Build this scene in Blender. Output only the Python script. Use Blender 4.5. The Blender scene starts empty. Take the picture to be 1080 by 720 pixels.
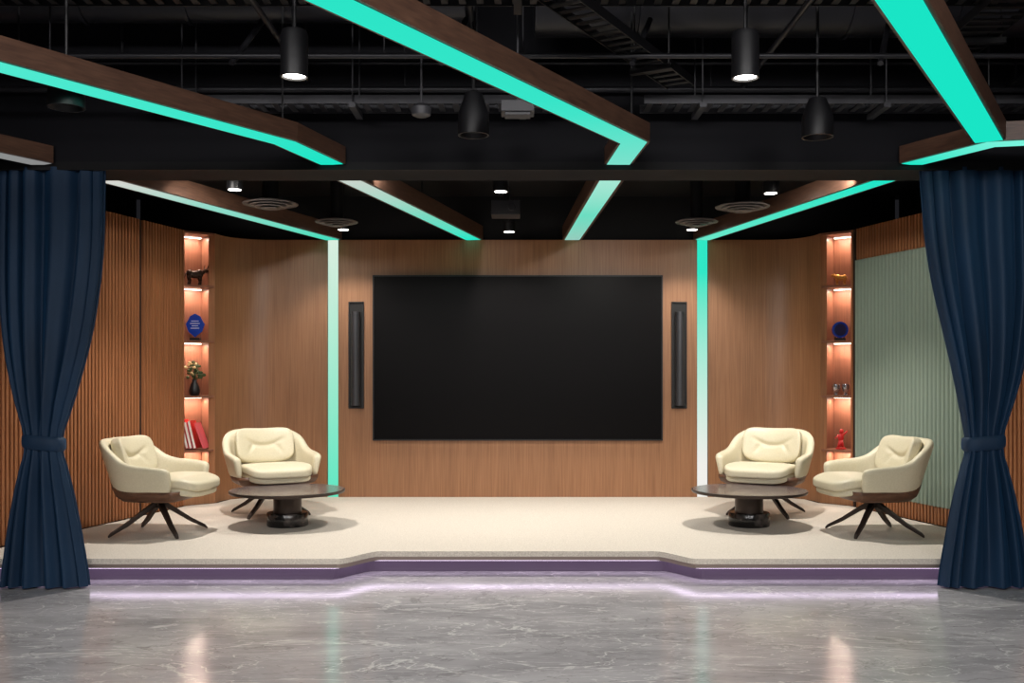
import bpy, bmesh, math, random
from mathutils import Vector, Matrix
random.seed(7)
C = bpy.context
def link(o):
    C.scene.collection.objects.link(o); return o
def empty(name, loc=(0,0,0), rz=0):
    e = bpy.data.objects.new(name, None); e.empty_display_size=.1
    e.location = loc; e.rotation_euler[2]=rz
    return link(e)
def mesh(name, vs, fs, mat=None, parent=None, smooth=False, mats=None, fm=None):
    m = bpy.data.meshes.new(name); m.from_pydata([tuple(v) for v in vs], [], fs); m.update()
    bm=bmesh.new(); bm.from_mesh(m); bmesh.ops.recalc_face_normals(bm, faces=bm.faces); bm.to_mesh(m); bm.free()
    if mats:
        for q in mats: m.materials.append(q)
        for i,p in enumerate(m.polygons): p.material_index=fm[i]
    elif mat: m.materials.append(mat)
    if smooth:
        for p in m.polygons: p.use_smooth=True
    o = bpy.data.objects.new(name, m); link(o)
    if parent: o.parent=parent
    return o
def bev(o,w=.005,s=2):
    b=o.modifiers.new('b','BEVEL'); b.width=w; b.segments=s; b.limit_method='ANGLE'; return o
def sub(o,l=2):
    b=o.modifiers.new('s','SUBSURF'); b.levels=l; b.render_levels=l; return o
BF=[(0,3,2,1),(4,5,6,7),(0,1,5,4),(1,2,6,5),(2,3,7,6),(3,0,4,7)]
def bv(c,s,rz=0,M=None):
    x,y,z=s[0]/2,s[1]/2,s[2]/2
    v=[Vector(p) for p in [(-x,-y,-z),(x,-y,-z),(x,y,-z),(-x,y,-z),(-x,-y,z),(x,-y,z),(x,y,z),(-x,y,z)]]
    R=M if M else Matrix.Rotation(rz,3,'Z')
    return [R@p+Vector(c) for p in v]
def box(name,c,s,mat,parent=None,rz=0,b=0):
    o=mesh(name,bv(c,s,rz),BF,mat,parent)
    if b: bev(o,b)
    return o
class MB:
    def __init__(s): s.v=[]; s.f=[]; s.m=[]
    def add(s,v,f,mi=0):
        n=len(s.v); s.v+=list(v); s.f+=[tuple(i+n for i in q) for q in f]; s.m+=[mi]*len(f)
    def box(s,c,sz,rz=0,mi=0,M=None): s.add(bv(c,sz,rz,M),BF,mi)
    def cyl(s,p0,p1,r0,r1=None,n=16,mi=0):
        r1=r0 if r1 is None else r1
        p0=Vector(p0);p1=Vector(p1);d=(p1-p0).normalized()
        a=d.orthogonal().normalized();b=d.cross(a)
        vs=[];
        for p,r in((p0,r0),(p1,r1)):
            for i in range(n):
                t=2*math.pi*i/n; vs.append(p+a*(r*math.cos(t))+b*(r*math.sin(t)))
        fs=[(i,(i+1)%n,n+(i+1)%n,n+i) for i in range(n)]+[tuple(range(n))[::-1],tuple(range(n,2*n))]
        s.add(vs,fs,mi)
    def lathe(s,prof,c=(0,0,0),n=40,mi=0):
        vs=[];fs=[]
        for r,z in prof:
            for i in range(n):
                t=2*math.pi*i/n; vs.append(Vector((c[0]+r*math.cos(t),c[1]+r*math.sin(t),c[2]+z)))
        for j in range(len(prof)-1):
            for i in range(n):
                fs.append((j*n+i,j*n+(i+1)%n,(j+1)*n+(i+1)%n,(j+1)*n+i))
        fs.append(tuple(range(n))[::-1]); fs.append(tuple(range((len(prof)-1)*n,len(prof)*n)))
        s.add(vs,fs,mi)
    def ell(s,c,r,M=None,n=12,mi=0):
        vs=[];fs=[];k=n//2+1
        for j in range(k+1):
            ph=math.pi*j/k
            for i in range(n):
                t=2*math.pi*i/n
                p=Vector((r[0]*math.sin(ph)*math.cos(t),r[1]*math.sin(ph)*math.sin(t),r[2]*math.cos(ph)))
                if M: p=M@p
                vs.append(p+Vector(c))
        for j in range(k):
            for i in range(n):
                fs.append((j*n+i,j*n+(i+1)%n,(j+1)*n+(i+1)%n,(j+1)*n+i))
        s.add(vs,fs,mi)
    def out(s,name,mats,parent=None,smooth=False):
        if not isinstance(mats,(list,tuple)): mats=[mats]
        o=mesh(name,s.v,s.f,None,parent,smooth,mats,s.m)
        return o
def autosmooth(o,a=40):
    for p in o.data.polygons: p.use_smooth=True
    try:
        o.data.set_sharp_from_angle(angle=math.radians(a))
    except Exception: pass
    return o

# ---------- materials
def srgb(r,g,b):
    f=lambda c:((c/255)/12.92 if c/255<=.04045 else ((c/255+.055)/1.055)**2.4)
    return (f(r),f(g),f(b),1)
def pm(name,col,rough=.5,metal=0,**kw):
    m=bpy.data.materials.new(name); m.use_nodes=True
    b=m.node_tree.nodes['Principled BSDF']
    b.inputs['Base Color'].default_value=col; b.inputs['Roughness'].default_value=rough; b.inputs['Metallic'].default_value=metal
    for k,v in kw.items(): b.inputs[k.replace('_',' ')].default_value=v
    return m
def noisemat(name,c1,c2,scale=(10,10,10),rough=.5,detail=6,bump=0,metal=0,nscale=1,ramp=(.3,.7),coord='Object',**kw):
    m=pm(name,c1,rough,metal,**kw); nt=m.node_tree; N=nt.nodes; L=nt.links; b=N['Principled BSDF']
    tc=N.new('ShaderNodeTexCoord'); mp=N.new('ShaderNodeMapping'); mp.inputs['Scale'].default_value=scale
    n=N.new('ShaderNodeTexNoise'); n.inputs['Scale'].default_value=nscale; n.inputs['Detail'].default_value=detail
    r=N.new('ShaderNodeValToRGB'); r.color_ramp.elements[0].position=ramp[0]; r.color_ramp.elements[1].position=ramp[1]
    r.color_ramp.elements[0].color=c1; r.color_ramp.elements[1].color=c2
    L.new(tc.outputs[coord],mp.inputs[0]); L.new(mp.outputs[0],n.inputs['Vector']); L.new(n.outputs[0],r.inputs[0]); L.new(r.outputs[0],b.inputs['Base Color'])
    if bump:
        bp=N.new('ShaderNodeBump'); bp.inputs['Strength'].default_value=bump; bp.inputs['Distance'].default_value=.01
        L.new(n.outputs[0],bp.inputs['Height']); L.new(bp.outputs[0],b.inputs['Normal'])
    return m
def woodmat(name,c1,c2,scale=(110,110,2.2),rough=.42):
    m=noisemat(name,c1,c2,scale,rough,detail=4,bump=.04,ramp=(.25,.75))
    nt=m.node_tree;N=nt.nodes;L=nt.links;b=N['Principled BSDF']
    tc=N.new('ShaderNodeTexCoord'); n=N.new('ShaderNodeTexNoise'); mp=N.new('ShaderNodeMapping'); mp.inputs['Scale'].default_value=(scale[0]/16,scale[1]/16,scale[2]/6)
    n.inputs['Scale'].default_value=1; n.inputs['Detail'].default_value=3
    L.new(tc.outputs['Object'],mp.inputs[0]);L.new(mp.outputs[0],n.inputs['Vector'])
    mx=N.new('ShaderNodeMix'); mx.data_type='RGBA'; mx.blend_type='OVERLAY'; mx.inputs[0].default_value=.22
    src=b.inputs['Base Color'].links[0].from_socket
    bw=N.new('ShaderNodeRGBToBW'); L.new(n.outputs[0],bw.inputs[0])
    L.new(src,mx.inputs[6]); L.new(bw.outputs[0],mx.inputs[7]); L.new(mx.outputs[2],b.inputs['Base Color'])
    return m
def emis(name,col,st):
    m=bpy.data.materials.new(name); m.use_nodes=True; nt=m.node_tree; nt.nodes.clear()
    e=nt.nodes.new('ShaderNodeEmission'); o=nt.nodes.new('ShaderNodeOutputMaterial'); nt.links.new(e.outputs[0],o.inputs[0])
    e.inputs[0].default_value=col; e.inputs[1].default_value=st; return m
WOOD=woodmat('oak_veneer',srgb(134,91,61),srgb(166,119,84))
WOODS=woodmat('walnut_slat',srgb(134,84,52),srgb(170,111,73))
WOODB=woodmat('walnut_beam',srgb(70,49,40),srgb(98,71,56),scale=(9,9,80))
WOODN=woodmat('walnut_niche',srgb(112,70,52),srgb(138,92,70))
DARKW=pm('slat_backing',srgb(42,25,17),.7)
BLACK=pm('ceiling_black',srgb(10,10,13),.7,Specular_IOR_Level=.3)
BLK2=pm('black_paint',srgb(20,20,23),.45)
SERV=pm('service_black',srgb(16,16,19),.45)
DUCT=noisemat('duct_black',srgb(20,20,24),srgb(32,32,38),(3,3,3),.35,metal=.3)
TRAY=pm('tray_grey',srgb(70,70,74),.45,.5)
SCR=pm('screen_glass',srgb(9,7,8),.36,Specular_IOR_Level=.10)
GREEN=pm('green_felt',srgb(144,158,144),.9)
CREAM=noisemat('cream_leather',srgb(208,198,170),srgb(217,208,182),(90,90,90),.42,bump=.05)
SHELL=woodmat('chair_walnut',srgb(78,50,36),srgb(106,72,52),scale=(14,14,60))
BRONZE=pm('dark_bronze',srgb(58,48,44),.4,.5)
TTOP=noisemat('table_top_stone',srgb(78,66,66),srgb(112,98,96),(7,7,7),.22,detail=10)
TEDGE=pm('table_edge_bronze',srgb(60,50,46),.35,.6)
TBASE=noisemat('table_base_marble',srgb(20,18,18),srgb(92,84,80),(9,9,9),.2,detail=12,ramp=(.5,.72))
STEEL=pm('edge_metal',srgb(150,134,126),.4,.4)
PLINTH=pm('plinth_violet',srgb(84,72,88),.5)
CARPET=noisemat('carpet_cream',srgb(197,187,175),srgb(227,218,205),(120,120,120),.95,detail=3,bump=.25)
VELVET=noisemat('blue_velvet',srgb(2,34,60),srgb(6,48,80),(4,4,1),.7,Sheen_Weight=.45,Sheen_Roughness=.35)
VELVET.node_tree.nodes['Principled BSDF'].inputs['Sheen Tint'].default_value=srgb(20,110,170)
def floormat():
    m=pm('polished_grey_marble',srgb(140,138,138),.16); nt=m.node_tree;N=nt.nodes;L=nt.links;b=N['Principled BSDF']
    b.inputs['Specular IOR Level'].default_value=.65
    tc=N.new('ShaderNodeTexCoord')
    w=N.new('ShaderNodeTexNoise'); w.inputs['Scale'].default_value=1.9; w.inputs['Detail'].default_value=12; w.inputs['Roughness'].default_value=.62; w.inputs['Distortion'].default_value=.8
    mp0=N.new('ShaderNodeMapping'); mp0.inputs['Rotation'].default_value=(0,0,.35); mp0.inputs['Scale'].default_value=(.7,1.5,1)
    L.new(tc.outputs['Object'],mp0.inputs[0]); L.new(mp0.outputs[0],w.inputs['Vector'])
    r=N.new('ShaderNodeValToRGB'); r.color_ramp.elements[0].position=.30; r.color_ramp.elements[0].color=srgb(142,139,142); r.color_ramp.elements[1].position=.70; r.color_ramp.elements[1].color=srgb(182,179,181)
    L.new(w.outputs[0],r.inputs[0])
    last=r.outputs[0]
    for rot,sc,scl,wd,amt,colr in((.6,(.7,2.2,1),1.5,.008,.65,srgb(230,227,224)),(-.5,(.6,1.8,1),2.4,.006,.5,srgb(226,224,222)),(1.3,(1,2,1),1.1,.007,.5,srgb(108,104,106)),(.2,(.5,1.6,1),4.2,.009,.35,srgb(222,220,218)),(.9,(.5,2.4,1),2.0,.005,.5,srgb(112,108,110))):
        n1=N.new('ShaderNodeTexNoise'); n1.inputs['Scale'].default_value=scl; n1.inputs['Detail'].default_value=8; n1.inputs['Distortion'].default_value=1.2
        mp=N.new('ShaderNodeMapping'); mp.inputs['Rotation'].default_value=(0,0,rot); mp.inputs['Scale'].default_value=sc; mp.inputs['Location'].default_value=(rot*7,3*rot,0)
        L.new(tc.outputs['Object'],mp.inputs[0]); L.new(mp.outputs[0],n1.inputs['Vector'])
        r2=N.new('ShaderNodeValToRGB'); e=r2.color_ramp.elements; e[0].position=.5-wd; e[0].color=(0,0,0,1); e[1].position=.5; e[1].color=(1,1,1,1)
        x=e.new(.5+wd); x.color=(0,0,0,1)
        L.new(n1.outputs[0],r2.inputs[0])
        mx=N.new('ShaderNodeMix'); mx.data_type='RGBA'
        mul=N.new('ShaderNodeMath'); mul.operation='MULTIPLY'; mul.inputs[1].default_value=amt; L.new(r2.outputs[0],mul.inputs[0]); L.new(mul.outputs[0],mx.inputs[0])
        L.new(last,mx.inputs[6]); mx.inputs[7].default_value=colr; last=mx.outputs[2]
    L.new(last,b.inputs['Base Color'])
    n3=N.new('ShaderNodeTexNoise'); n3.inputs['Scale'].default_value=3; n3.inputs['Detail'].default_value=6; L.new(tc.outputs['Object'],n3.inputs['Vector'])
    mr=N.new('ShaderNodeMapRange'); mr.inputs['To Min'].default_value=.08; mr.inputs['To Max'].default_value=.22; L.new(n3.outputs[0],mr.inputs['Value']); L.new(mr.outputs[0],b.inputs['Roughness'])
    bp=N.new('ShaderNodeBump'); bp.inputs['Strength'].default_value=.12; bp.inputs['Distance'].default_value=.01; L.new(n3.outputs[0],bp.inputs['Height']); L.new(bp.outputs[0],b.inputs['Normal'])
    return m
FLOOR=floormat()
def attrem(name,st):
    m=emis(name,(1,1,1,1),st); nt=m.node_tree
    a=nt.nodes.new('ShaderNodeAttribute'); a.attribute_name='Col'
    nt.links.new(a.outputs['Color'],[n for n in nt.nodes if n.type=='EMISSION'][0].inputs[0]); return m
LED=attrem('led_diffuser',1.0)
WARM=emis('led_warm',(1,.78,.62,1),9)
LENS=emis('lamp_lens',(1,.95,.88,1),14)
PINK=emis('led_lilac',(.90,.74,1,1),3.4)
G=(0.01,.78,.56)

CZ=1.345; CX0=546; F=1067; YH=396
ST=.16; TOP=2.67
# ---------- room shell
box('floor',(0,2.6,-.05),(12.4,16,.1),FLOOR)
box('ceiling',(0,1.9,3.95),(12.4,9.8,.1),BLACK)
box('wall_rear',(0,-3.05,1.95),(12.2,.1,3.9),pm('rear_wall_paint',srgb(90,86,84),.8))
box('wall_left',(-6.05,1.9,1.95),(.1,9.8,3.9),pm('side_paint',srgb(70,66,66),.8))
box('wall_right',(6.05,1.9,1.95),(.1,9.8,3.9),pm('side_paint2',srgb(70,66,66),.8))
box('header_wall',(0,6.575,(2.655+3.9)/2),(12,.45,3.9-2.655),pm('header_black',srgb(12,12,18),.7,Specular_IOR_Level=.2))
box('trim_curtain_track',(0,6.36,2.66),(8.4,.03,.05),BLACK)
for s,n in((-1,'left'),(1,'right')):
    box('wall_proscenium_'+n,(s*4.87,6.7,1.327),(2.26,.2,2.655),WOODS)
box('ceiling_stage',(0,8.45,3.15),(7.8,3.3,.1),BLACK)
box('wall_back_upper',(0,9.98,2.9),(7.4,.12,.46),BLACK)
for s,n in((-1,'left'),(1,'right')):
    box('wall_upper_'+n,(s*3.8,8.3,2.9),(.1,3.3,.46),BLACK)

def extr(name,pts,z0,z1,th,mat,parent=None):
    P=[Vector((p[0],p[1],0)) for p in pts]; n=len(P); Q=[]
    for i in range(n):
        d=(P[min(i+1,n-1)]-P[max(i-1,0)]).normalized(); nn=Vector((-d.y,d.x,0)); Q.append(P[i]+nn*th)
    vs=[];fs=[]
    for i in range(n):
        for q in(P[i],Q[i]):
            for z in(z0,z1): vs.append((q.x,q.y,z))
    for i in range(n-1):
        a=4*i;b=a+4
        fs+=[(a,b,b+1,a+1),(a+2,a+3,b+3,b+2),(a+1,b+1,b+3,a+3),(a,a+2,b+2,b)]
    fs+=[(0,1,3,2),(4*n-4,4*n-2,4*n-1,4*n-3)]
    return mesh(name,vs,fs,mat,parent)
box('wall_back_centre',(0,9.93,(ST+TOP)/2),(3.5,.1,TOP-ST),WOOD)
A=Vector((-3.04,9.23,0)); B=Vector((-2.82,9.42,0))
def curvepts(s):
    pts=[]
    p0=Vector((-2.82,9.42));p1=Vector((-2.80,9.88));p2=Vector((-2.38,9.88))
    for i in range(15):
        t=i/14; p=p0*(1-t)**2+p1*2*t*(1-t)+p2*t*t; pts.append((p.x,p.y))
    pts.append((-1.86,9.88))
    return [(s*-1*x,y) for x,y in pts]
for s,n in((-1,'left'),(1,'right')):
    pts=curvepts(s)
    if s==1: pts=pts[::-1]
    o=extr('wall_back_curved_'+n,pts,ST,TOP,.06,WOOD); autosmooth(o,30)
def colstrip(name,vs,fs,cols,mat,parent=None):
    o=mesh(name,vs,fs,mat,parent)
    ca=o.data.color_attributes.new('Col','FLOAT_COLOR','POINT')
    for i,c in enumerate(cols): ca.data[i].color=(c[0],c[1],c[2],1)
    return o
def lerp(a,b,t): return tuple(a[i]*(1-t)+b[i]*t for i in range(3))
for s,n in((-1,'left'),(1,'right')):
    vs=[];fs=[];cols=[]; K=24
    for j in range(K+1):
        z=ST+(TOP-ST)*j/K; t=j/K
        for x in(s*1.855,s*1.755): vs.append((x,9.895,z))
        if s<0: c=lerp((.12,.80,.54),(.70,.86,.74),t**1.2) 
        else: c=lerp((.88,.86,.82),(.03,.80,.56),min(1,max(0,(t-.12)/.75)))
        cols+=[c,c]
    for j in range(K): fs.append((2*j,2*j+1,2*j+3,2*j+2))
    e=empty('wall_led_strip')
    colstrip('diffuser',vs,fs,cols,LED,e)
    box('channel',(s*1.805,9.92,(ST+TOP)/2),(.105,.04,TOP-ST),BLK2,e)

dirw=Vector((-.244,-.97,0)).normalized()
def sidewall(s,n):
    mb=MB()
    Lw=2.52; pitch=.042; k=int(Lw/pitch)
    nrm=Vector((-dirw.y,dirw.x,0))
    if nrm.x<0: nrm=-nrm
    def P(t,d,z): 
        p=A+dirw*t+nrm*d; return Vector((p.x*(-s),p.y,z))
    def slab(t0,t1,d0,d1,z0,z1,mi):
        vs=[P(t0,d0,z0),P(t1,d0,z0),P(t1,d1,z0),P(t0,d1,z0),P(t0,d0,z1),P(t1,d0,z1),P(t1,d1,z1),P(t0,d1,z1)]
        mb.add(vs,BF,mi)
    slab(0,Lw,-.06,-.02,0.0,TOP,1)
    for i in range(k):
        t0=i*pitch+.004; t1=t0+pitch*.72
        tm=(t0+t1)/2
        green=(s>0 and .08<tm<1.92)
        def slat(z0,z1,d,mi):
            prof=[(t0,-.02),(t0+.003,d*.4),(t0+.010,d),(t1-.010,d),(t1-.003,d*.4),(t1,-.02)]
            vs=[P(a,b,z0) for a,b in prof]+[P(a,b,z1) for a,b in prof]; m=len(prof)
            fs=[(q,(q+1)%m,m+(q+1)%m,m+q) for q in range(m)]+[tuple(range(m)),tuple(range(m,2*m))]
            mb.add(vs,fs,mi)
        if green:
            slat(ST,.30,.004,0); slat(2.39,TOP,.004,0)
        elif s<0 and abs(tm-.64)<.012: pass
        else: slat(ST,TOP,.004,0)
    if s>0:
        slab(.08,1.92,-.02,-.008,.30,2.39,2)
        pt=.052; k2=int(1.84/pt)
        for i in range(k2):
            t0=.08+i*pt; t1=t0+pt*.70
            m=7; prof=[(t0+(t1-t0)*q/(m-1),-.008+.026*math.sin(math.pi*q/(m-1))**.7) for q in range(m)]
            vs=[P(a,b,.305) for a,b in prof]+[P(a,b,2.385) for a,b in prof]
            fs=[(q,(q+1)%m,m+(q+1)%m,m+q) for q in range(m)]+[tuple(range(m)),tuple(range(m,2*m))]
            mb.add(vs,fs,2)
        slab(.055,.08,-.02,.012,ST,TOP,1)
    mb.out('wall_slatted_'+n,[WOODS,DARKW,GREEN])
sidewall(-1,'left'); sidewall(1,'right')

SH=[.39,.66,1.16,1.67,2.18]
def niche(s):
    e=empty('shelf_niche')
    u=(B-A).normalized(); w=Vector((-u.y,u.x,0)); W0=(B-A).length
    def P(a,d,z):
        p=A+u*a+w*d; return Vector((p.x*(-s),p.y,z))
    def slab(name,a0,a1,d0,d1,z0,z1,mat):
        vs=[P(a0,d0,z0),P(a1,d0,z0),P(a1,d1,z0),P(a0,d1,z0),P(a0,d0,z1),P(a1,d0,z1),P(a1,d1,z1),P(a0,d1,z1)]
        return mesh(name,vs,BF,mat,e)
    slab('back',0,W0,.28,.30,ST,TOP,WOODN)
    slab('side_a',-.012,.0,.0,.30,ST,TOP,WOODN); slab('side_b',W0-.006,W0+.01,.01,.30,ST,TOP,WOODN)
    slab('top',0,W0-.006,0,.28,TOP-.02,TOP,WOODN)
    slab('kick',0,W0-.006,0,.28,ST,SH[0],WOOD)
    for i,z in enumerate(SH):
        if i: slab('shelf_%d'%i,0.001,W0-.007,0.005,.28,z-.02,z,WOODN)
    for i,z in enumerate(SH[1:]+[TOP]):
        z2=z-.02
        slab('led_%d'%i,.015,W0-.02,.255,.272,z2-.008,z2-.001,WARM)
        l=bpy.data.lights.new('shelf_led_lamp','AREA'); l.shape='RECTANGLE'; l.size=W0-.06; l.size_y=.02; l.energy=2.8; l.color=(1,.78,.64)
        o=bpy.data.objects.new('led_lamp_%d'%i,l); link(o); o.parent=e
        o.location=P(W0/2,.20,z2-.015); o.rotation_euler=(0,0,math.atan2(u.y,u.x*(-s)))
    return P,W0
PL,W0=niche(-1); PR,_=niche(1)

# ---------- screen & speakers
e=empty('video_wall_screen',(0,9.878,0))
z0,z1=.725,2.31
box('panel',(0,-.012,(z0+z1)/2),(2.8,.024,z1-z0),SCR,e)
for nm,c,sz in(('frame_top',(0,-.018,z1+.006),(2.824,.036,.012)),('frame_bottom',(0,-.018,z0-.006),(2.824,.036,.012)),('frame_left',(-1.406,-.018,(z0+z1)/2),(.012,.036,z1-z0)),('frame_right',(1.406,-.018,(z0+z1)/2),(.012,.036,z1-z0))):
    box(nm,c,sz,BLK2,e)
for sx in(-1.575,1.575):
    e=empty('column_speaker',(sx,9.878,0)); zc=1.545
    box('back_plate',(0,-.006,zc),(.135,.012,1.02),pm('speaker_niche',srgb(20,17,16),.6),e)
    mb=MB()
    mb.box((-.07,-.012,zc),(.008,.024,1.03)); mb.box((.07,-.012,zc),(.008,.024,1.03)); mb.box((0,-.012,zc+.515),(.148,.024,.008)); mb.box((0,-.012,zc-.515),(.148,.024,.008))
    mb.out('frame',BLK2,e)
    mb=MB(); mb.cyl((0,-.05,zc-.47),(0,-.05,zc+.40),.042,n=24); mb.cyl((0,-.05,zc+.40),(0,-.05,zc+.42),.046,n=24); mb.cyl((0,-.05,zc-.49),(0,-.05,zc-.47),.046,n=24)
    mb.cyl((0,-.05,zc-.03),(0,-.05,zc-.015),.045,n=24); mb.box((0,-.025,zc+.3),(.03,.05,.05)); mb.box((0,-.025,zc-.35),(.03,.05,.05))
    autosmooth(mb.out('column',pm('speaker_grille',srgb(66,66,70),.4,.3),e))

# ---------- stage
def outline(off):
    pts=[]
    yS=6.55+off; yC=6.83+off
    pts.append((-3.66+off*.2,yS)); 
    for i in range(13):
        t=i/12; q=t*t*(3-2*t); pts.append((-1.17+.24*t-off*.5,yS+(yC-yS)*q))
    for i in range(13):
        t=1-i/12; q=t*t*(3-2*t); pts.append((1.17-.24*t+off*.5,yS+(yC-yS)*q))
    pts.append((3.66-off*.2,yS))
    return pts
back=[(3.02,9.2),(2.80,9.42),(2.75,9.7),(2.5,9.9),(-2.5,9.9),(-2.75,9.7),(-2.80,9.42),(-3.02,9.2)]
def slabpoly(name,front,z0,z1,mat,parent):
    pts=front+back; n=len(pts)
    vs=[(p[0],p[1],z0) for p in pts]+[(p[0],p[1],z1) for p in pts]
    fs=[tuple(range(n)),tuple(range(n,2*n))]+[(i,(i+1)%n,n+(i+1)%n,n+i) for i in range(n)]
    return mesh(name,vs,fs,mat,parent)
e=empty('stage_platform')
slabpoly('carpet',outline(-.002),.124,ST,CARPET,e)
slabpoly('deck_edge',outline(0),.098,.1239,STEEL,e)
slabpoly('plinth',outline(.13),0.001,.0975,PLINTH,e)
fr=outline(.035); fr2=outline(.10)
vs=[];fs=[]
for p,q in zip(fr,fr2):
    vs+=[(p[0],p[1],.090),(q[0],q[1],.090),(p[0],p[1],.097),(q[0],q[1],.097)]
for i in range(len(fr)-1):
    a=4*i;b=a+4; fs+=[(a,b,b+1,a+1),(a,a+2,b+2,b),(a+1,b+1,b+3,a+3),(a+2,a+3,b+3,b+2)]
mesh('under_led',vs,fs,PINK,e)

# ---------- curtains
def curtain(s,cx,prof):
    e=empty('velvet_curtain',(cx,6.43,0))
    def w(z):
        for i in range(len(prof)-1):
            a,b=prof[i],prof[i+1]
            if a[0]>=z>=b[0]:
                t=(a[0]-z)/(a[0]-b[0])
                return a[1]+(b[1]-a[1])*t, a[2]+(b[2]-a[2])*t
        return prof[-1][1:]
    def ws(z):
        zs=[min(2.655,max(.012,z+d)) for d in(-.12,-.06,0,.06,.12)] if abs(z-.92)>.13 else [z]
        r=[w(q) for q in zs]; return sum(a for a,b in r)/len(r), sum(b for a,b in r)/len(r)
    N=360; K=90; vs=[];fs=[]
    for j in range(K+1):
        z=2.655-(2.655-.012)*j/K
        i_,o_=ws(z); hw=(i_+o_)/2; cc=(o_-i_)/2*s
        g=max(0,1-abs(z-.92)/.9); 
        dep=.060-.006*g
        am=.034-.026*max(0,1-abs(z-.92)/.25)
        for i in range(N):
            t=2*math.pi*i/N
            c,sn=math.cos(t),math.sin(t)
            X=math.copysign(abs(c)**.8,c); Y=math.copysign(abs(sn)**.55,sn)
            f=14*t+.9*math.sin(3*t+z*.5+s)+.35*math.sin(z*1.1+5*t)
            r=am*(math.cos(f)+.30*math.cos(2.0*f+1.1+.6*z))
            vs.append((cc+X*hw*(1-.03*math.cos(f))+.28*am*math.sin(f), max(-.115,min(.1,Y*(dep+r))) , z))
    for j in range(K):
        for i in range(N):
            fs.append((j*N+i,j*N+(i+1)%N,(j+1)*N+(i+1)%N,(j+1)*N+i))
    mesh('drape',vs,fs,VELVET,e,True)
    vs=[];fs=[];N=48
    pr=[(.0,-.045),(.012,-.03),(.014,0),(.012,.03),(.0,.045)]
    for d,z in pr:
        for i in range(N):
            t=2*math.pi*i/N;c,sn=math.cos(t),math.sin(t)
            vs.append((math.copysign(abs(c)**.8,c)*(.116+d),math.copysign(abs(sn)**.6,sn)*(.068+d),.92+z+.012*c*s))
    for j in range(4):
        for i in range(N): fs.append((j*N+i,j*N+(i+1)%N,(j+1)*N+(i+1)%N,(j+1)*N+i))
    mesh('tie_band',vs,fs,VELVET,e,True)
curtain(-1,-3.01,[(2.655,.375,.27),(2.2,.37,.28),(1.92,.345,.28),(1.6,.295,.26),(1.32,.22,.21),(1.12,.16,.155),(1.0,.12,.125),(.92,.11,.115),(.84,.115,.12),(.7,.155,.155),(.5,.20,.20),(.3,.235,.235),(.1,.27,.26),(.012,.285,.28)])
curtain(1,2.96,[(2.655,.395,.33),(2.2,.36,.33),(1.92,.315,.33),(1.6,.24,.29),(1.32,.175,.23),(1.12,.14,.16),(1.0,.12,.125),(.92,.11,.115),(.84,.115,.12),(.7,.155,.16),(.5,.20,.21),(.3,.235,.25),(.1,.27,.28),(.012,.285,.295)])

# ---------- LED beams
def beam(name,pts,z,cols,h=.105,wd=.175,wl=.145,zo=0):
    e=empty(name)
    P=[Vector((p[0],p[1])) for p in pts]
    n=len(P)
    def off(d):
        out=[]
        for i in range(n):
            if i==0: t=(P[1]-P[0]).normalized(); nn=Vector((-t.y,t.x)); out.append(P[i]+nn*d)
            elif i==n-1: t=(P[-1]-P[-2]).normalized(); nn=Vector((-t.y,t.x)); out.append(P[i]+nn*d)
            else:
                a=(P[i]-P[i-1]).normalized(); b=(P[i+1]-P[i]).normalized()
                na=Vector((-a.y,a.x)); nb=Vector((-b.y,b.x)); m=(na+nb).normalized(); out.append(P[i]+m*(d/max(.3,m.dot(na))))
        return out
    L,R=off(wd/2),off(-wd/2)
    vs=[];fs=[]
    for l,r in zip(L,R):
        vs+=[(l.x,l.y,z),(r.x,r.y,z),(r.x,r.y,z+h),(l.x,l.y,z+h)]
    for i in range(n-1):
        a=4*i;b=a+4
        fs+=[(a,a+1,b+1,b),(a+1,a+2,b+2,b+1),(a+2,a+3,b+3,b+2),(a+3,a,b,b+3)]
    fs+=[(0,1,2,3),(4*n-4,4*n-1,4*n-2,4*n-3)]
    mesh('timber_casing',vs,fs,WOODB,e)
    L,R=off(wl/2),off(-wl/2)
    vs=[];fs=[];cc=[]
    zz=z-.003-zo
    tot=[0]
    for i in range(1,n): tot.append(tot[-1]+(P[i]-P[i-1]).length)
    for i in range(n-1):
        K=12
        for k in range(K+(1 if i==n-2 else 0)):
            t=k/K
            l=L[i].lerp(L[i+1],t); r=R[i].lerp(R[i+1],t)
            g=(tot[i]+(tot[i+1]-tot[i])*t)/tot[-1]
            vs+=[(l.x,l.y,zz),(r.x,r.y,zz)]
            c=cols[-1][1]
            for q in range(len(cols)-1):
                if cols[q][0]<=g<=cols[q+1][0]:
                    c=lerp(cols[q][1],cols[q+1][1],(g-cols[q][0])/(cols[q+1][0]-cols[q][0])); break
            cc+=[c,c]
    for j in range(len(vs)//2-1): fs.append((2*j,2*j+1,2*j+3,2*j+2))
    colstrip('led_strip',vs,fs,cc,LED,e)
    return e
def hang(e,x,y,z0,z1):
    mb=MB(); mb.cyl((x,y,z0),(x,y,z1),.006,n=8); mb.out('hanger_rod',BLK2,e)
ZB=TOP
Gs=[(0,G),(1,G)]
hh=.105
e=beam('led_ceiling_beam',[(-3.2,2.8),(-1.325,5.75),(-1.16,6.345)],ZB,[(0,(.25,.9,.72)),(.45,(.08,.82,.63)),(1,G)]); hang(e,-2.8,3.43,ZB+hh,3.9); hang(e,-1.325,5.7,ZB+hh,3.9)
e=beam('led_ceiling_beam',[(-1.5,2.18),(.66,5.75),(.63,6.345)],ZB,[(0,G),(.7,(.04,.78,.58)),(1,(.2,.75,.6))]); hang(e,-1.0,3,ZB+hh,3.9); hang(e,.64,5.68,ZB+hh,3.9)
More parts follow.
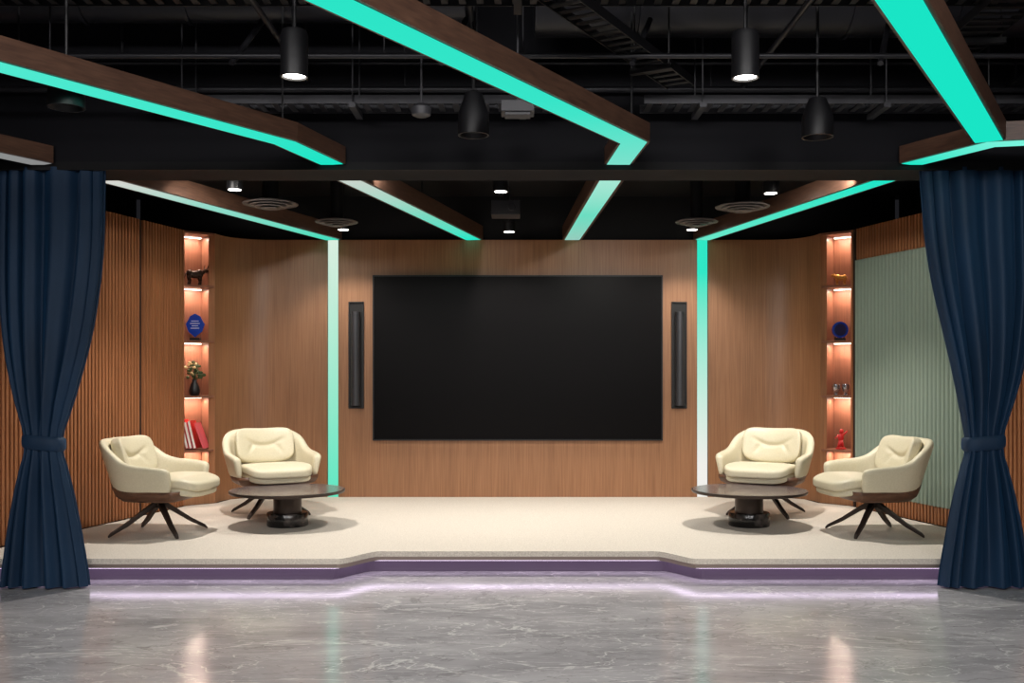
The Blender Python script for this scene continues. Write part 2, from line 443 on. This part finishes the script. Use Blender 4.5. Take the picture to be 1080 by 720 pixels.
e=beam('led_ceiling_beam',[(.6,2.35),(2.66,5.71)],ZB,Gs,zo=.002); hang(e,1.0,3,ZB+hh,3.9)
e=beam('led_ceiling_beam',[(2.46,6.345),(2.71,5.79),(4.5,5.4)],ZB,[(0,G),(.3,(.2,.9,.72)),(1,G)]); hang(e,2.71,5.82,ZB+hh,3.9); hang(e,4.2,5.46,ZB+hh,3.9)
e=beam('led_ceiling_beam',[(-2.97,6.345),(-3.9,4.6)],ZB,[(0,(.25,.25,.25)),(1,(.3,.35,.33))]); hang(e,-3.3,5.72,ZB+hh,3.9)
for pts,cols in(([(-1.15,6.81),(-.43,9.87)],[(0,(.6,.66,.6)),(.5,(.2,.7,.53)),(1,G)]),
                ([(.63,6.81),(.53,9.87)],[(0,(.4,.8,.66)),(.5,(.15,.72,.53)),(1,(.3,.6,.5))]),
                ([(-2.80,6.81),(-1.80,9.87)],[(0,(.7,.66,.62)),(.35,(.3,.7,.58)),(1,(.05,.72,.5))]),
                ([(2.50,6.81),(1.80,9.87)],[(0,G),(1,(.15,.80,.58))])):
    e=beam('led_ceiling_beam',pts,ZB,cols,h=.13,wd=.19); m=[(a+b)/2 for a,b in zip(*pts)]; hang(e,m[0],m[1],ZB+.13,3.1)

# ---------- lamps
def spot(parent,loc,energy,ang=100,blend=.6,col=(1,.94,.87),target=None,r=.03):
    l=bpy.data.lights.new('lamp','SPOT'); l.energy=energy; l.spot_size=math.radians(ang); l.spot_blend=blend; l.color=col; l.shadow_soft_size=r
    o=bpy.data.objects.new('bulb',l); link(o); o.parent=parent; o.location=loc
    if target is not None:
        d=Vector(target)-(Vector(loc)+parent.location); o.rotation_euler=d.to_track_quat('-Z','Y').to_euler()
    return o
def downlight(x,y,z,top,energy,ang=110,r=.06):
    e=empty('recessed_downlight',(x,y,z))
    mb=MB(); mb.lathe([(r*.75,.012),(r*.8,0),(r,0),(r*1.02,.01),(r*.95,.09),(r*.5,.1)],n=28); mb.cyl((0,0,.1),(0,0,top-z),.008,n=8)
    autosmooth(mb.out('housing',BLK2,e))
    mb=MB(); mb.cyl((0,0,.0),(0,0,-.002),r*.78,n=24); mb.out('lens',LENS,e)
    spot(e,(0,0,-.015),energy,ang)
for x,y,z,en in((-2.14,7.65,2.75,190),(-.13,7.73,2.75,160),(1.95,7.8,2.75,190),(-1.62,9.4,2.70,45),(-.08,9.4,2.68,45),(1.62,9.4,2.70,45)):
    downlight(x,y,z,3.1,en)
def pendant(x,y,z,lit,r=.065,hh=.22,energy=60,cone=False,target=None):
    e=empty('cylinder_spotlight',(x,y,z))
    mb=MB()
    pr=[(r*.82,.03),(r*.88,0),(r,0),(r,hh*.9),(r*.9,hh),(.02,hh+.005)] if not cone else [(r*.8,.03),(r*.9,0),(r,0),(r*.98,hh*.5),(r*.55,hh*.95),(.02,hh)]
    mb.lathe(pr,n=32); mb.cyl((0,0,hh),(0,0,3.9-z),.009,n=8); mb.cyl((0,0,3.87-z),(0,0,3.9-z),.04,n=20)
    autosmooth(mb.out('housing',BLK2,e))
    if lit:
        mb=MB(); mb.cyl((0,0,.012),(0,0,.008),r*.8,n=24); mb.out('lens',LENS,e); spot(e,(0,0,-.01),energy,95,.7,target=target)
    else:
        mb=MB(); mb.cyl((0,0,.03),(0,0,.026),r*.8,n=24); mb.out('lens',BLACK,e)
pendant(-1.06,4.8,2.76,True,energy=110); pendant(1.08,4.8,2.755,True,energy=110)
pendant(-.24,5.5,2.65,False,.085,.24,cone=True); pendant(1.63,5.5,2.64,False,.085,.22,cone=True); pendant(-2.15,4.82,2.62,False,.085,.2,cone=True)
for x in(-2.2,0,2.2):
    for y in(-1.2,1.4):
        e=empty('added_fill_panel',(x,y,3.3))  # added fill panels out of view, soft light for the room
        box('casing',(0,0,.03),(1.24,.64,.06),BLK2,e)
        box('rod',(0,0,.33),(.02,.02,.54),BLK2,e)
        box('diffuser',(0,0,-.003),(1.2,.6,.004),emis('fill_panel_emit',(1,.95,.9,1),.6),e)
        l=bpy.data.lights.new('panel','AREA'); l.shape='RECTANGLE'; l.size=1.2; l.size_y=.6; l.energy=76; l.color=(1,.97,.96)
        o=bpy.data.objects.new('fill_panel_lamp',l); link(o); o.parent=e; o.location=(0,0,-.02); o.rotation_euler=(math.radians(33),0,0)
for x,tx,ty,tz,en in((-2.3,-2.4,9.9,1.1,60),(-1.0,-.9,9.9,1.0,70),(1.0,.9,9.9,1.0,70),(2.3,2.4,9.9,1.1,60),(-1.5,-3.3,8.3,1.3,50),(1.5,3.3,8.3,1.3,50)):
    e=empty('added_wall_spot',(x,6.9,2.85))  # added spots hidden behind the header, brighten back and side walls
    mb=MB(); mb.cyl((0,-.04,.03),(0,.06,-.03),.04,n=20); mb.cyl((0,0,0),(0,0,.25),.008,n=8); autosmooth(mb.out('housing',BLK2,e))
    spot(e,(0,.085,-.05),en,80,.9,target=(tx,ty,tz))

for x,y,r in((-1.98,8.1,.22),(-1.62,9.05,.19),(1.83,8.24,.22),(1.60,9.05,.19)):
    e=empty('round_air_diffuser',(x,y,2.70))
    mb=MB()
    for k,q in enumerate((1,.78,.56,.34)):
        mb.lathe([(r*q,.02-.012*k),(r*q-.004,.014-.012*k),(r*q-.03,.026-.012*k),(r*q-.034,.034-.012*k)],n=40)
    mb.cyl((0,0,.01),(0,0,.39),r*.3,n=28,mi=1)
    autosmooth(mb.out('rings',[pm('diffuser_grey',srgb(100,94,92),.5),BLACK],e))
e=empty('ceiling_projector',(-.1,8.5,2.66))
mb=MB(); mb.box((0,0,.08),(.24,.24,.12)); mb.cyl((0,0,.14),(0,0,.43),.02,n=12); mb.cyl((.05,-.12,.08),(.05,-.135,.08),.03,n=20); mb.box((0,0,.15),(.1,.1,.02)); bev(mb.out('body',pm('projector_black',srgb(50,50,54),.4),e),.004)
e=empty('ceiling_speaker_box',(0,5.55,2.78))
mb=MB(); mb.box((0,0,.03),(.18,.14,.06)); mb.box((0,0,-.008),(.14,.1,.016)); mb.cyl((0,0,.06),(0,0,1.12),.007,n=8); bev(mb.out('body',pm('box_grey',srgb(70,70,74),.5),e),.004)
e=empty('motion_sensor',(-.52,5.46,2.74))
mb=MB(); mb.lathe([(.03,0),(.05,.01),(.055,.05),(.03,.07)],n=24); mb.cyl((0,0,.07),(0,0,1.16),.006,n=8); autosmooth(mb.out('body',pm('sensor_grey',srgb(60,60,64),.5),e))

# ---------- overhead services
def tray(p0,p1,wd,name='cable_tray',mat=TRAY):
    e=empty(name); mb=MB()
    p0=Vector(p0);p1=Vector(p1); d=(p1-p0); L=d.length; d.normalize(); n=Vector((-d.y,d.x,0)); ang=math.atan2(d.y,d.x)
    for s in(-1,1): mb.box((p0+p1)/2+n*(s*wd/2),(L,.006,.05),ang)
    k=int(L/.09)
    for i in range(k): 
        mb.box(p0+d*(.04+i*.09)-Vector((0,0,.015)),(.035,wd,.006),ang)
    for t in(.12,.5,.88):
        q=p0+d*L*t
        for s in(-1,1):
            r=q+n*(s*(wd/2+.02)); mb.cyl((r.x,r.y,r.z-.05),(r.x,r.y,3.9),.005,n=6)
        mb.box((q.x,q.y,q.z-.04),(.04,wd+.08,.03),ang)
    mb.out('tray',mat,e)
tray((-2.3,6.1,2.98),(.35,6.1,2.98),.22)
tray((.75,6.1,2.98),(3.6,6.1,2.98),.22)
tray((-.9,2.6,3.05),(.95,5.9,3.05),.16,mat=SERV)
tray((-5,5.0,3.25),(5,5.0,3.25),.3,mat=SERV)
tray((2.3,2.5,3.2),(2.5,5.9,3.2),.25,mat=SERV)
tray((-2.6,3,3.12),(-2.9,5.9,3.12),.2,mat=SERV)
def duct(p0,p1,r,name='air_duct',seg=.6):
    e=empty(name); mb=MB(); p0=Vector(p0);p1=Vector(p1);d=p1-p0;L=d.length;d.normalize()
    mb.cyl(p0,p1,r,n=36); k=int(L/seg)
    for i in range(1,k+1): mb.cyl(p0+d*(i*seg-.012),p0+d*(i*seg+.012),r+.012,n=36)
    for t in(.15,.5,.85):
        q=p0+d*L*t; mb.cyl((q.x,q.y,q.z+r),(q.x,q.y,3.9),.007,n=6)
    autosmooth(mb.out('duct',DUCT,e))
duct((.1,5.85,3.55),(5.5,5.85,3.55),.24)
duct((3.1,1.5,3.45),(3.4,5.4,3.45),.2)
duct((-5.5,5.85,3.55),(-.3,5.85,3.55),.16)
duct((-1.9,2,3.55),(-1.7,5.4,3.55),.17)
duct((.45,3.2,3.6),(.4,5.4,3.6),.13)
e=empty('sprinkler_pipework'); mb=MB()
def pipe(a,b,r=.018): mb.cyl(a,b,r,n=10)
for y,z,r in((4.2,3.1,.014),(4.6,3.22,.02),(5.3,3.02,.014),(5.25,3.3,.028),(6.28,3.12,.02),(6.26,3.28,.014)):
    pipe((-5.9,y,z),(5.9,y,z),r)
    for x in(-4.5,-2.45,-.7,1.2,2.9,4.8): pipe((x,y,z),(x,y,3.9),.005)
for x,z in((-3.3,3.3),(-1.3,3.18),(-.25,3.28),(1.4,3.14),(3.05,3.15)):
    pipe((x,1.5,z),(x,6.3,z),.016)
    for y in(2,4,6.2): pipe((x,y,z),(x,y,3.9),.005)
for x in(-1.5,-.4,.6,1.9,2.9): pipe((x,5.3,2.98),(x+.12,5.5,3.28),.016)
autosmooth(mb.out('pipes',pm('pipe_grey',srgb(38,38,42),.4,.4),e))
e=empty('ceiling_cassette_unit',(1.6,4.9,3.55)); mb=MB()
mb.box((0,0,.1),(1.1,.7,.3)); 
for i in range(12): mb.box((-.44+i*.08,0,-.06),(.02,.6,.02))
for a in(-.5,.5): mb.cyl((a,0,.2),(a,0,.35),.008,n=6)
mb.out('unit',DUCT,e)
e=empty('ceiling_cassette_unit',(-2.75,5.1,3.55)); mb=MB()
mb.box((0,0,.1),(1.3,.6,.25)); 
for a in(-.5,.5): mb.cyl((a,0,.2),(a,0,.35),.008,n=6)
mb.out('unit',DUCT,e)

# ---------- furniture
def sbox(name,c,r,k,mat,parent,fn=None,n=10,rot=None):
    bm=bmesh.new(); bmesh.ops.create_cube(bm,size=2); bmesh.ops.subdivide_edges(bm,edges=bm.edges[:],cuts=n,use_grid_fill=True)
    for v in bm.verts:
        p=v.co; d=(abs(p.x)**k+abs(p.y)**k+abs(p.z)**k)**(1/k); q=p/d
        q=Vector((q.x*r[0],q.y*r[1],q.z*r[2]))
        if fn: q=fn(q)
        if rot: q=rot@q
        v.co=q+Vector(c)
    m=bpy.data.meshes.new(name); bm.to_mesh(m); bm.free(); m.materials.append(mat)
    for p in m.polygons:p.use_smooth=True
    o=bpy.data.objects.new(name,m); link(o); o.parent=parent; return o
def chair(x,y,rz):
    e=empty('lounge_chair',(x,y,ST+.0005),rz); e.scale=(.93,.93,.97)
    ctrl=[(0,0,.275,.745,.125),(.15,.12,.27,.745,.125),(.27,.23,.245,.735,.11),(.36,.29,.20,.68,.085),(.46,.325,.12,.595,.055),(.58,.342,.03,.56,.045),(.72,.348,-.07,.55,.04),(.86,.35,-.17,.54,.035),(1,.342,-.26,.525,.03)]
    def ev(t):
        t=abs(t)
        for i in range(len(ctrl)-1):
            a,b=ctrl[i],ctrl[i+1]
            if a[0]<=t<=b[0]:
                p0=ctrl[max(i-1,0)];p3=ctrl[min(i+2,len(ctrl)-1)]; f=(t-a[0])/(b[0]-a[0])
                return [.5*((2*a[q])+(-p0[q]+b[q])*f+(2*p0[q]-5*a[q]+4*b[q]-p3[q])*f*f+(-p0[q]+3*a[q]-3*b[q]+p3[q])*f**3) if i>0 else a[q]+(b[q]-a[q])*f for q in range(1,5)]
        return ctrl[-1][1:]
    def pt(t):
        v=ev(t); return Vector((v[0]*(1 if t>=0 else -1),v[1],0)),v[2],v[3]
    K=52; prof=[(-.02,0),(-.03,.3),(-.034,.65),(-.040,.84),(-.032,.95),(0,1.0),(.026,.96),(.036,.86),(.032,.65),(.026,.3),(.02,0)]
    vs=[];fs=[];m=len(prof); zb=.335
    for j in range(K+1):
        t=-1+2*j/K; p,zt,lean=pt(t)
        d=(pt(min(1,t+.02))[0]-pt(max(-1,t-.02))[0]).normalized(); n=Vector((d.y,-d.x,0))
        if abs(t)>.5:
            if n.x*p.x<0: n=-n
        elif n.y<0: n=-n
        endf=min(1,(1-abs(t))/.08); sc=.5+.5*math.sqrt(max(0,1-(1-endf)**2))
        for a,b in prof:
            bb=.5+(b-.5)*(.80+.20*(sc-.5)/.5)
            off=a*sc+lean*(bb**1.2)
            q=p+n*off
            vs.append((q.x,q.y,zb+(zt-zb)*bb))
    for j in range(K):
        for i in range(m): fs.append((j*m+i,j*m+(i+1)%m,(j+1)*m+(i+1)%m,(j+1)*m+i))
    fs.append(tuple(range(m))); fs.append(tuple(range(K*m,(K+1)*m)))
    sub(mesh('shell_upholstery',vs,fs,CREAM,e,True),1)
    ol=[]
    for j in range(K+1):
        t=-1+2*j/K; p,zt,lean=pt(t); ol.append(p*1.06)
    ol=[Vector((ol[0].x*.75,-.305,0)),Vector((ol[0].x*.3,-.315,0)),Vector((-ol[0].x*.3,-.315,0)),Vector((-ol[0].x*.75,-.305,0))]+ol[::-1]
    m=len(ol); vs=[];fs=[]
    rings=[(.90,.350,1),(1.0,.355,1),(.99,.325,.6),(.94,.295,.2),(.80,.270,0),(.5,.256,0),(.2,.25,0)]
    for sc,z,bk in rings:
        for p in ol:
            back=max(0,min(1,(p.y+.12)/.4)); back=back*back*(3-2*back)
            vs.append((p.x*sc,p.y*sc+.03*back*bk,z+.08*back*bk))
    for j in range(len(rings)-1):
        for i in range(m): fs.append((j*m+i,j*m+(i+1)%m,(j+1)*m+(i+1)%m,(j+1)*m+i))
    fs.append(tuple(range((len(rings)-1)*m,len(rings)*m))); fs.append(tuple(range(m))[::-1])
    mesh('walnut_shell',vs,fs,SHELL,e,True)
    def seatfn(q):
        y=q.y
        if y<-.2: q.z-=(-.2-y)*.22
        if y>.0: q.z-=y*.10
        q.x*=1-.10*max(0,y)/.3
        return q
    sbox('seat_cushion',(0,-.09,.412),(.30,.35,.052),4.5,CREAM,e,seatfn,16)
    def seatfn2(q):
        if q.y<-.2: q.z-=(-.2-q.y)*.2
        q.x*=1-.12*max(0,q.y)/.3
        return q
    sbox('seat_base_pad',(0,-.085,.350),(.29,.33,.036),4.5,CREAM,e,seatfn2,10)
    segs=[((-.10,.01),(-.04,-.004)),((-.04,-.004),(.04,-.004)),((.04,-.004),(.10,.01)),((-.10,.01),(-.20,.06)),((.10,.01),(.20,.06)),((-.10,.01),(-.17,-.10)),((.10,.01),(.17,-.10))]
    def dseg(px,pz,s):
        (ax,az),(bx,bz)=s; dx,dz=bx-ax,bz-az; t=max(0,min(1,((px-ax)*dx+(pz-az)*dz)/(dx*dx+dz*dz)))
        return math.hypot(px-ax-t*dx,pz-az-t*dz),t
    def backfn(q):
        if q.y<0:
            g=0
            for i,s in enumerate(segs):
                d,t=dseg(q.x,q.z,s); a=1 if i<3 else (1-t)
                g=max(g,a*math.exp(-(d/.018)**2))
            q.y+=.026*g
        q.y-=1.1*q.x*q.x
        return q
    sbox('back_cushion',(0,.268,.585),(.272,.058,.160),4.5,CREAM,e,backfn,32,Matrix.Rotation(math.radians(-17),3,'X'))
    mb=MB(); mb.cyl((0,0,.20),(0,0,.262),.04,n=24); mb.cyl((0,0,.245),(0,0,.262),.12,n=28)
    for k in range(4):
        a=math.radians(45+90*k); d=Vector((math.cos(a),math.sin(a),0)); n=Vector((-d.y,d.x,0))
        st=[(.0,.222,.05,.022),(.12,.155,.042,.020),(.26,.068,.034,.017),(.38,.010,.026,.014),(.40,0.0,.014,.012)]
        vs=[];fs=[]
        for r,z,h_,w in st:
            for (b,c) in((-1,0),(1,0),(1,1),(-1,1)):
                p=d*r+n*(b*w); vs.append(Vector((p.x,p.y,z+c*h_)))
        for i in range(len(st)-1):
            for q in range(4): fs.append((4*i+q,4*i+(q+1)%4,4*i+4+(q+1)%4,4*i+4+q))
        fs+=[(0,1,2,3),(16,17,18,19)]
        mb.add(vs,fs)
    bev(mb.out('star_base',BRONZE,e),.003)
chair(-2.70,7.62,math.radians(84)); chair(2.68,7.62,math.radians(-84))
chair(-2.12,8.68,math.radians(30)); chair(2.13,8.68,math.radians(-30))
def table(x,y):
    e=empty('coffee_table',(x,y,ST+.001))
    mb=MB(); mb.lathe([(.25,.245),(.425,.258),(.445,.262),(.45,.27),(.45,.283),(.44,.285)],n=96,mi=1); mb.lathe([(.44,.2851),(.437,.279),(.1,.279)],n=96,mi=0); 
    autosmooth(mb.out('top',[TTOP,TEDGE],e))
    mb=MB(); mb.lathe([(.155,0),(.16,.006),(.16,.10),(.155,.106),(.12,.107)],n=64); autosmooth(mb.out('base_drum',TBASE,e))
    mb=MB(); mb.lathe([(.11,.10),(.11,.225),(.2,.24),(.26,.246)],n=64); autosmooth(mb.out('column',TEDGE,e))
table(-1.82,8.0); table(1.83,8.0)

# ---------- shelf ornaments
def place(name,P,a,d,z): 
    p=P(a,d,z+.001); return empty(name,(p.x,p.y,p.z))
def animal(name,P,a,z,sc,mat,rz,horns=True):
    e=place(name,P,a,.12,z); e.rotation_euler[2]=rz; mb=MB()
    mb.ell((0,0,.13),(.085,.04,.045)); mb.ell((.06,0,.145),(.05,.038,.05)); mb.ell((-.06,0,.14),(.04,.038,.045))
    mb.cyl((.08,0,.15),(.13,0,.18),.03,.02,12); mb.ell((.145,0,.18),(.036,.02,.024)); 
    for xx in(-.07,.06):
        for yy in(-.022,.022):
            mb.cyl((xx,yy,.12),(xx+.012,yy,.06),.018,.011,10); mb.cyl((xx+.012,yy,.06),(xx,yy,0),.011,.010,10)
    mb.cyl((-.1,0,.15),(-.125,0,.07),.006,.004,8)
    if horns:
        for s in(-1,1):
            mb.cyl((.135,s*.012,.195),(.14,s*.05,.215),.008,.006,8); mb.cyl((.14,s*.05,.215),(.155,s*.055,.26),.006,.002,8)
    else:
        for s in(-1,1): mb.ell((.12,s*.015,.205),(.008,.006,.016))
    o=mb.out('figure',mat,e,True); o.scale=(sc,sc,sc)
BR=pm('ornament_bronze',srgb(58,42,34),.35,.6); GOLD=pm('ornament_gold',srgb(190,140,70),.3,.8)
BLUE=pm('award_blue',srgb(20,60,160),.12); CHR=pm('ornament_silver',srgb(190,190,195),.2,.9); RED=pm('ornament_red',srgb(190,26,30),.35)
animal('bull_figurine',PL,W0/2,SH[4],.8,BR,math.radians(42))
animal('horse_figurine',PR,W0/2,SH[4],.55,GOLD,math.radians(138),False)
e=place('blue_crystal_award',PL,W0/2,.1,SH[3]); mb=MB()
mb.box((0,0,.012),(.09,.05,.024),mi=1); 
hx=[(0,.03),(.06,.08),(.085,.15),(.045,.225),(0,.25),(-.045,.225),(-.085,.15),(-.06,.08)]
vs=[Vector((x,-.012,z)) for x,z in hx]+[Vector((x,.012,z)) for x,z in hx]; n=8
mb.add(vs,[tuple(range(8)),tuple(range(8,16))]+[(i,(i+1)%8,8+(i+1)%8,8+i) for i in range(8)],0)
for k,ww in enumerate((.07,.09,.06,.08)): mb.box((0,-.0125,.18-k*.022),(ww,.001,.006),mi=2)
mb.out('trophy',[BLUE,BLK2,pm('etch_white',srgb(200,210,230),.5)],e)
e=place('flower_vase',PL,W0/2,.12,SH[2]); mb=MB()
mb.lathe([(.03,0),(.045,.01),(.05,.05),(.035,.1),(.02,.13),(.024,.15),(.018,.15)],n=28)
for k in range(40):
    a=random.uniform(0,6.28); r=random.uniform(.01,.095); h=random.uniform(.19,.33)-r*.5
    tip=(r*math.cos(a),r*math.sin(a)*.7,h); mb.cyl((0,0,.14),tip,.0015,n=5,mi=1)
    if k%3==0: mb.ell(tip,(.015,.015,.012),n=8,mi=2)
    else: mb.ell(tip,(.024,.008,.014),Matrix.Rotation(a,3,'Z'),n=8,mi=1)
mb.out('bouquet',[BLK2,pm('leaf_green',srgb(66,84,48),.7),pm('petal_cream',srgb(226,200,150),.7)],e,True)
e=place('leaning_books',PL,W0/2,.12,SH[1]); mb=MB()
for k,(mi,h) in enumerate(((0,.27),(1,.25),(0,.26))):
    R=Matrix.Rotation(math.radians(-13),3,'Y')@Matrix.Identity(3)
    c=Vector((-.07+k*.036,0,h/2+.008)); mb.box(c,(.026,.17,h),mi=mi,M=R); mb.box(c+R@Vector((0,-.002,.002)),(.020,.168,h-.004),mi=2,M=R)
c=Vector((.075,-.02,.13)); R=Matrix.Rotation(math.radians(-20),3,'Y'); mb.box(c,(.012,.17,.25),mi=1,M=R)
mb.out('books',[RED,pm('book_pink',srgb(215,90,100),.5),pm('book_pages',srgb(230,225,215),.8)],e)
e=place('round_blue_plaque',PR,W0/2,.1,SH[3]); mb=MB()
mb.cyl((0,-.008,.10),(0,.008,.10),.075,n=36); mb.cyl((0,-.010,.10),(0,-.0085,.10),.055,n=36,mi=1); mb.box((0,.0,.012),(.09,.05,.024),mi=2); mb.out('plaque',[BLUE,pm('plaque_navy',srgb(24,30,70),.3),BLK2],e)
e=place('silver_cups',PR,W0/2,.12,SH[2]); mb=MB()
for dx in(-.045,.045): mb.lathe([(.022,0),(.025,.006),(.012,.02),(.03,.045),(.036,.08),(.034,.105),(.030,.105),(.02,.06)],(dx,0,0),n=24)
autosmooth(mb.out('cups',CHR,e))
e=place('red_figurine',PR,W0/2,.12,SH[1]); mb=MB()
mb.lathe([(.045,0),(.05,.01),(.03,.018)],n=24); mb.cyl((.02,0,.015),(0,0,.08),.012,.02,10); mb.cyl((-.025,0,.015),(0,0,.08),.012,.02,10); mb.ell((0,0,.105),(.028,.02,.04)); mb.ell((.005,0,.165),(.02,.02,.024)); mb.cyl((.02,0,.13),(.06,0,.17),.010,.007,8); mb.cyl((-.02,0,.13),(-.055,0,.10),.010,.007,8)
mb.out('figure',RED,e,True)

# ---------- camera & world
cam=bpy.data.cameras.new('camera'); co=bpy.data.objects.new('camera',cam); link(co)
co.location=(0,0,CZ); co.rotation_euler=(math.radians(90),0,0)
cam.sensor_width=36; cam.sensor_fit='HORIZONTAL'; cam.lens=F/1080*36
cam.shift_y=(YH-360)/1080; cam.shift_x=-(CX0-540)/1080
C.scene.camera=co
w=bpy.data.worlds.new('world'); C.scene.world=w; w.use_nodes=True
w.node_tree.nodes['Background'].inputs[0].default_value=(.5,.5,.6,1); w.node_tree.nodes['Background'].inputs[1].default_value=.02
C.scene.view_settings.view_transform='Standard'
C.scene.view_settings.look='None'
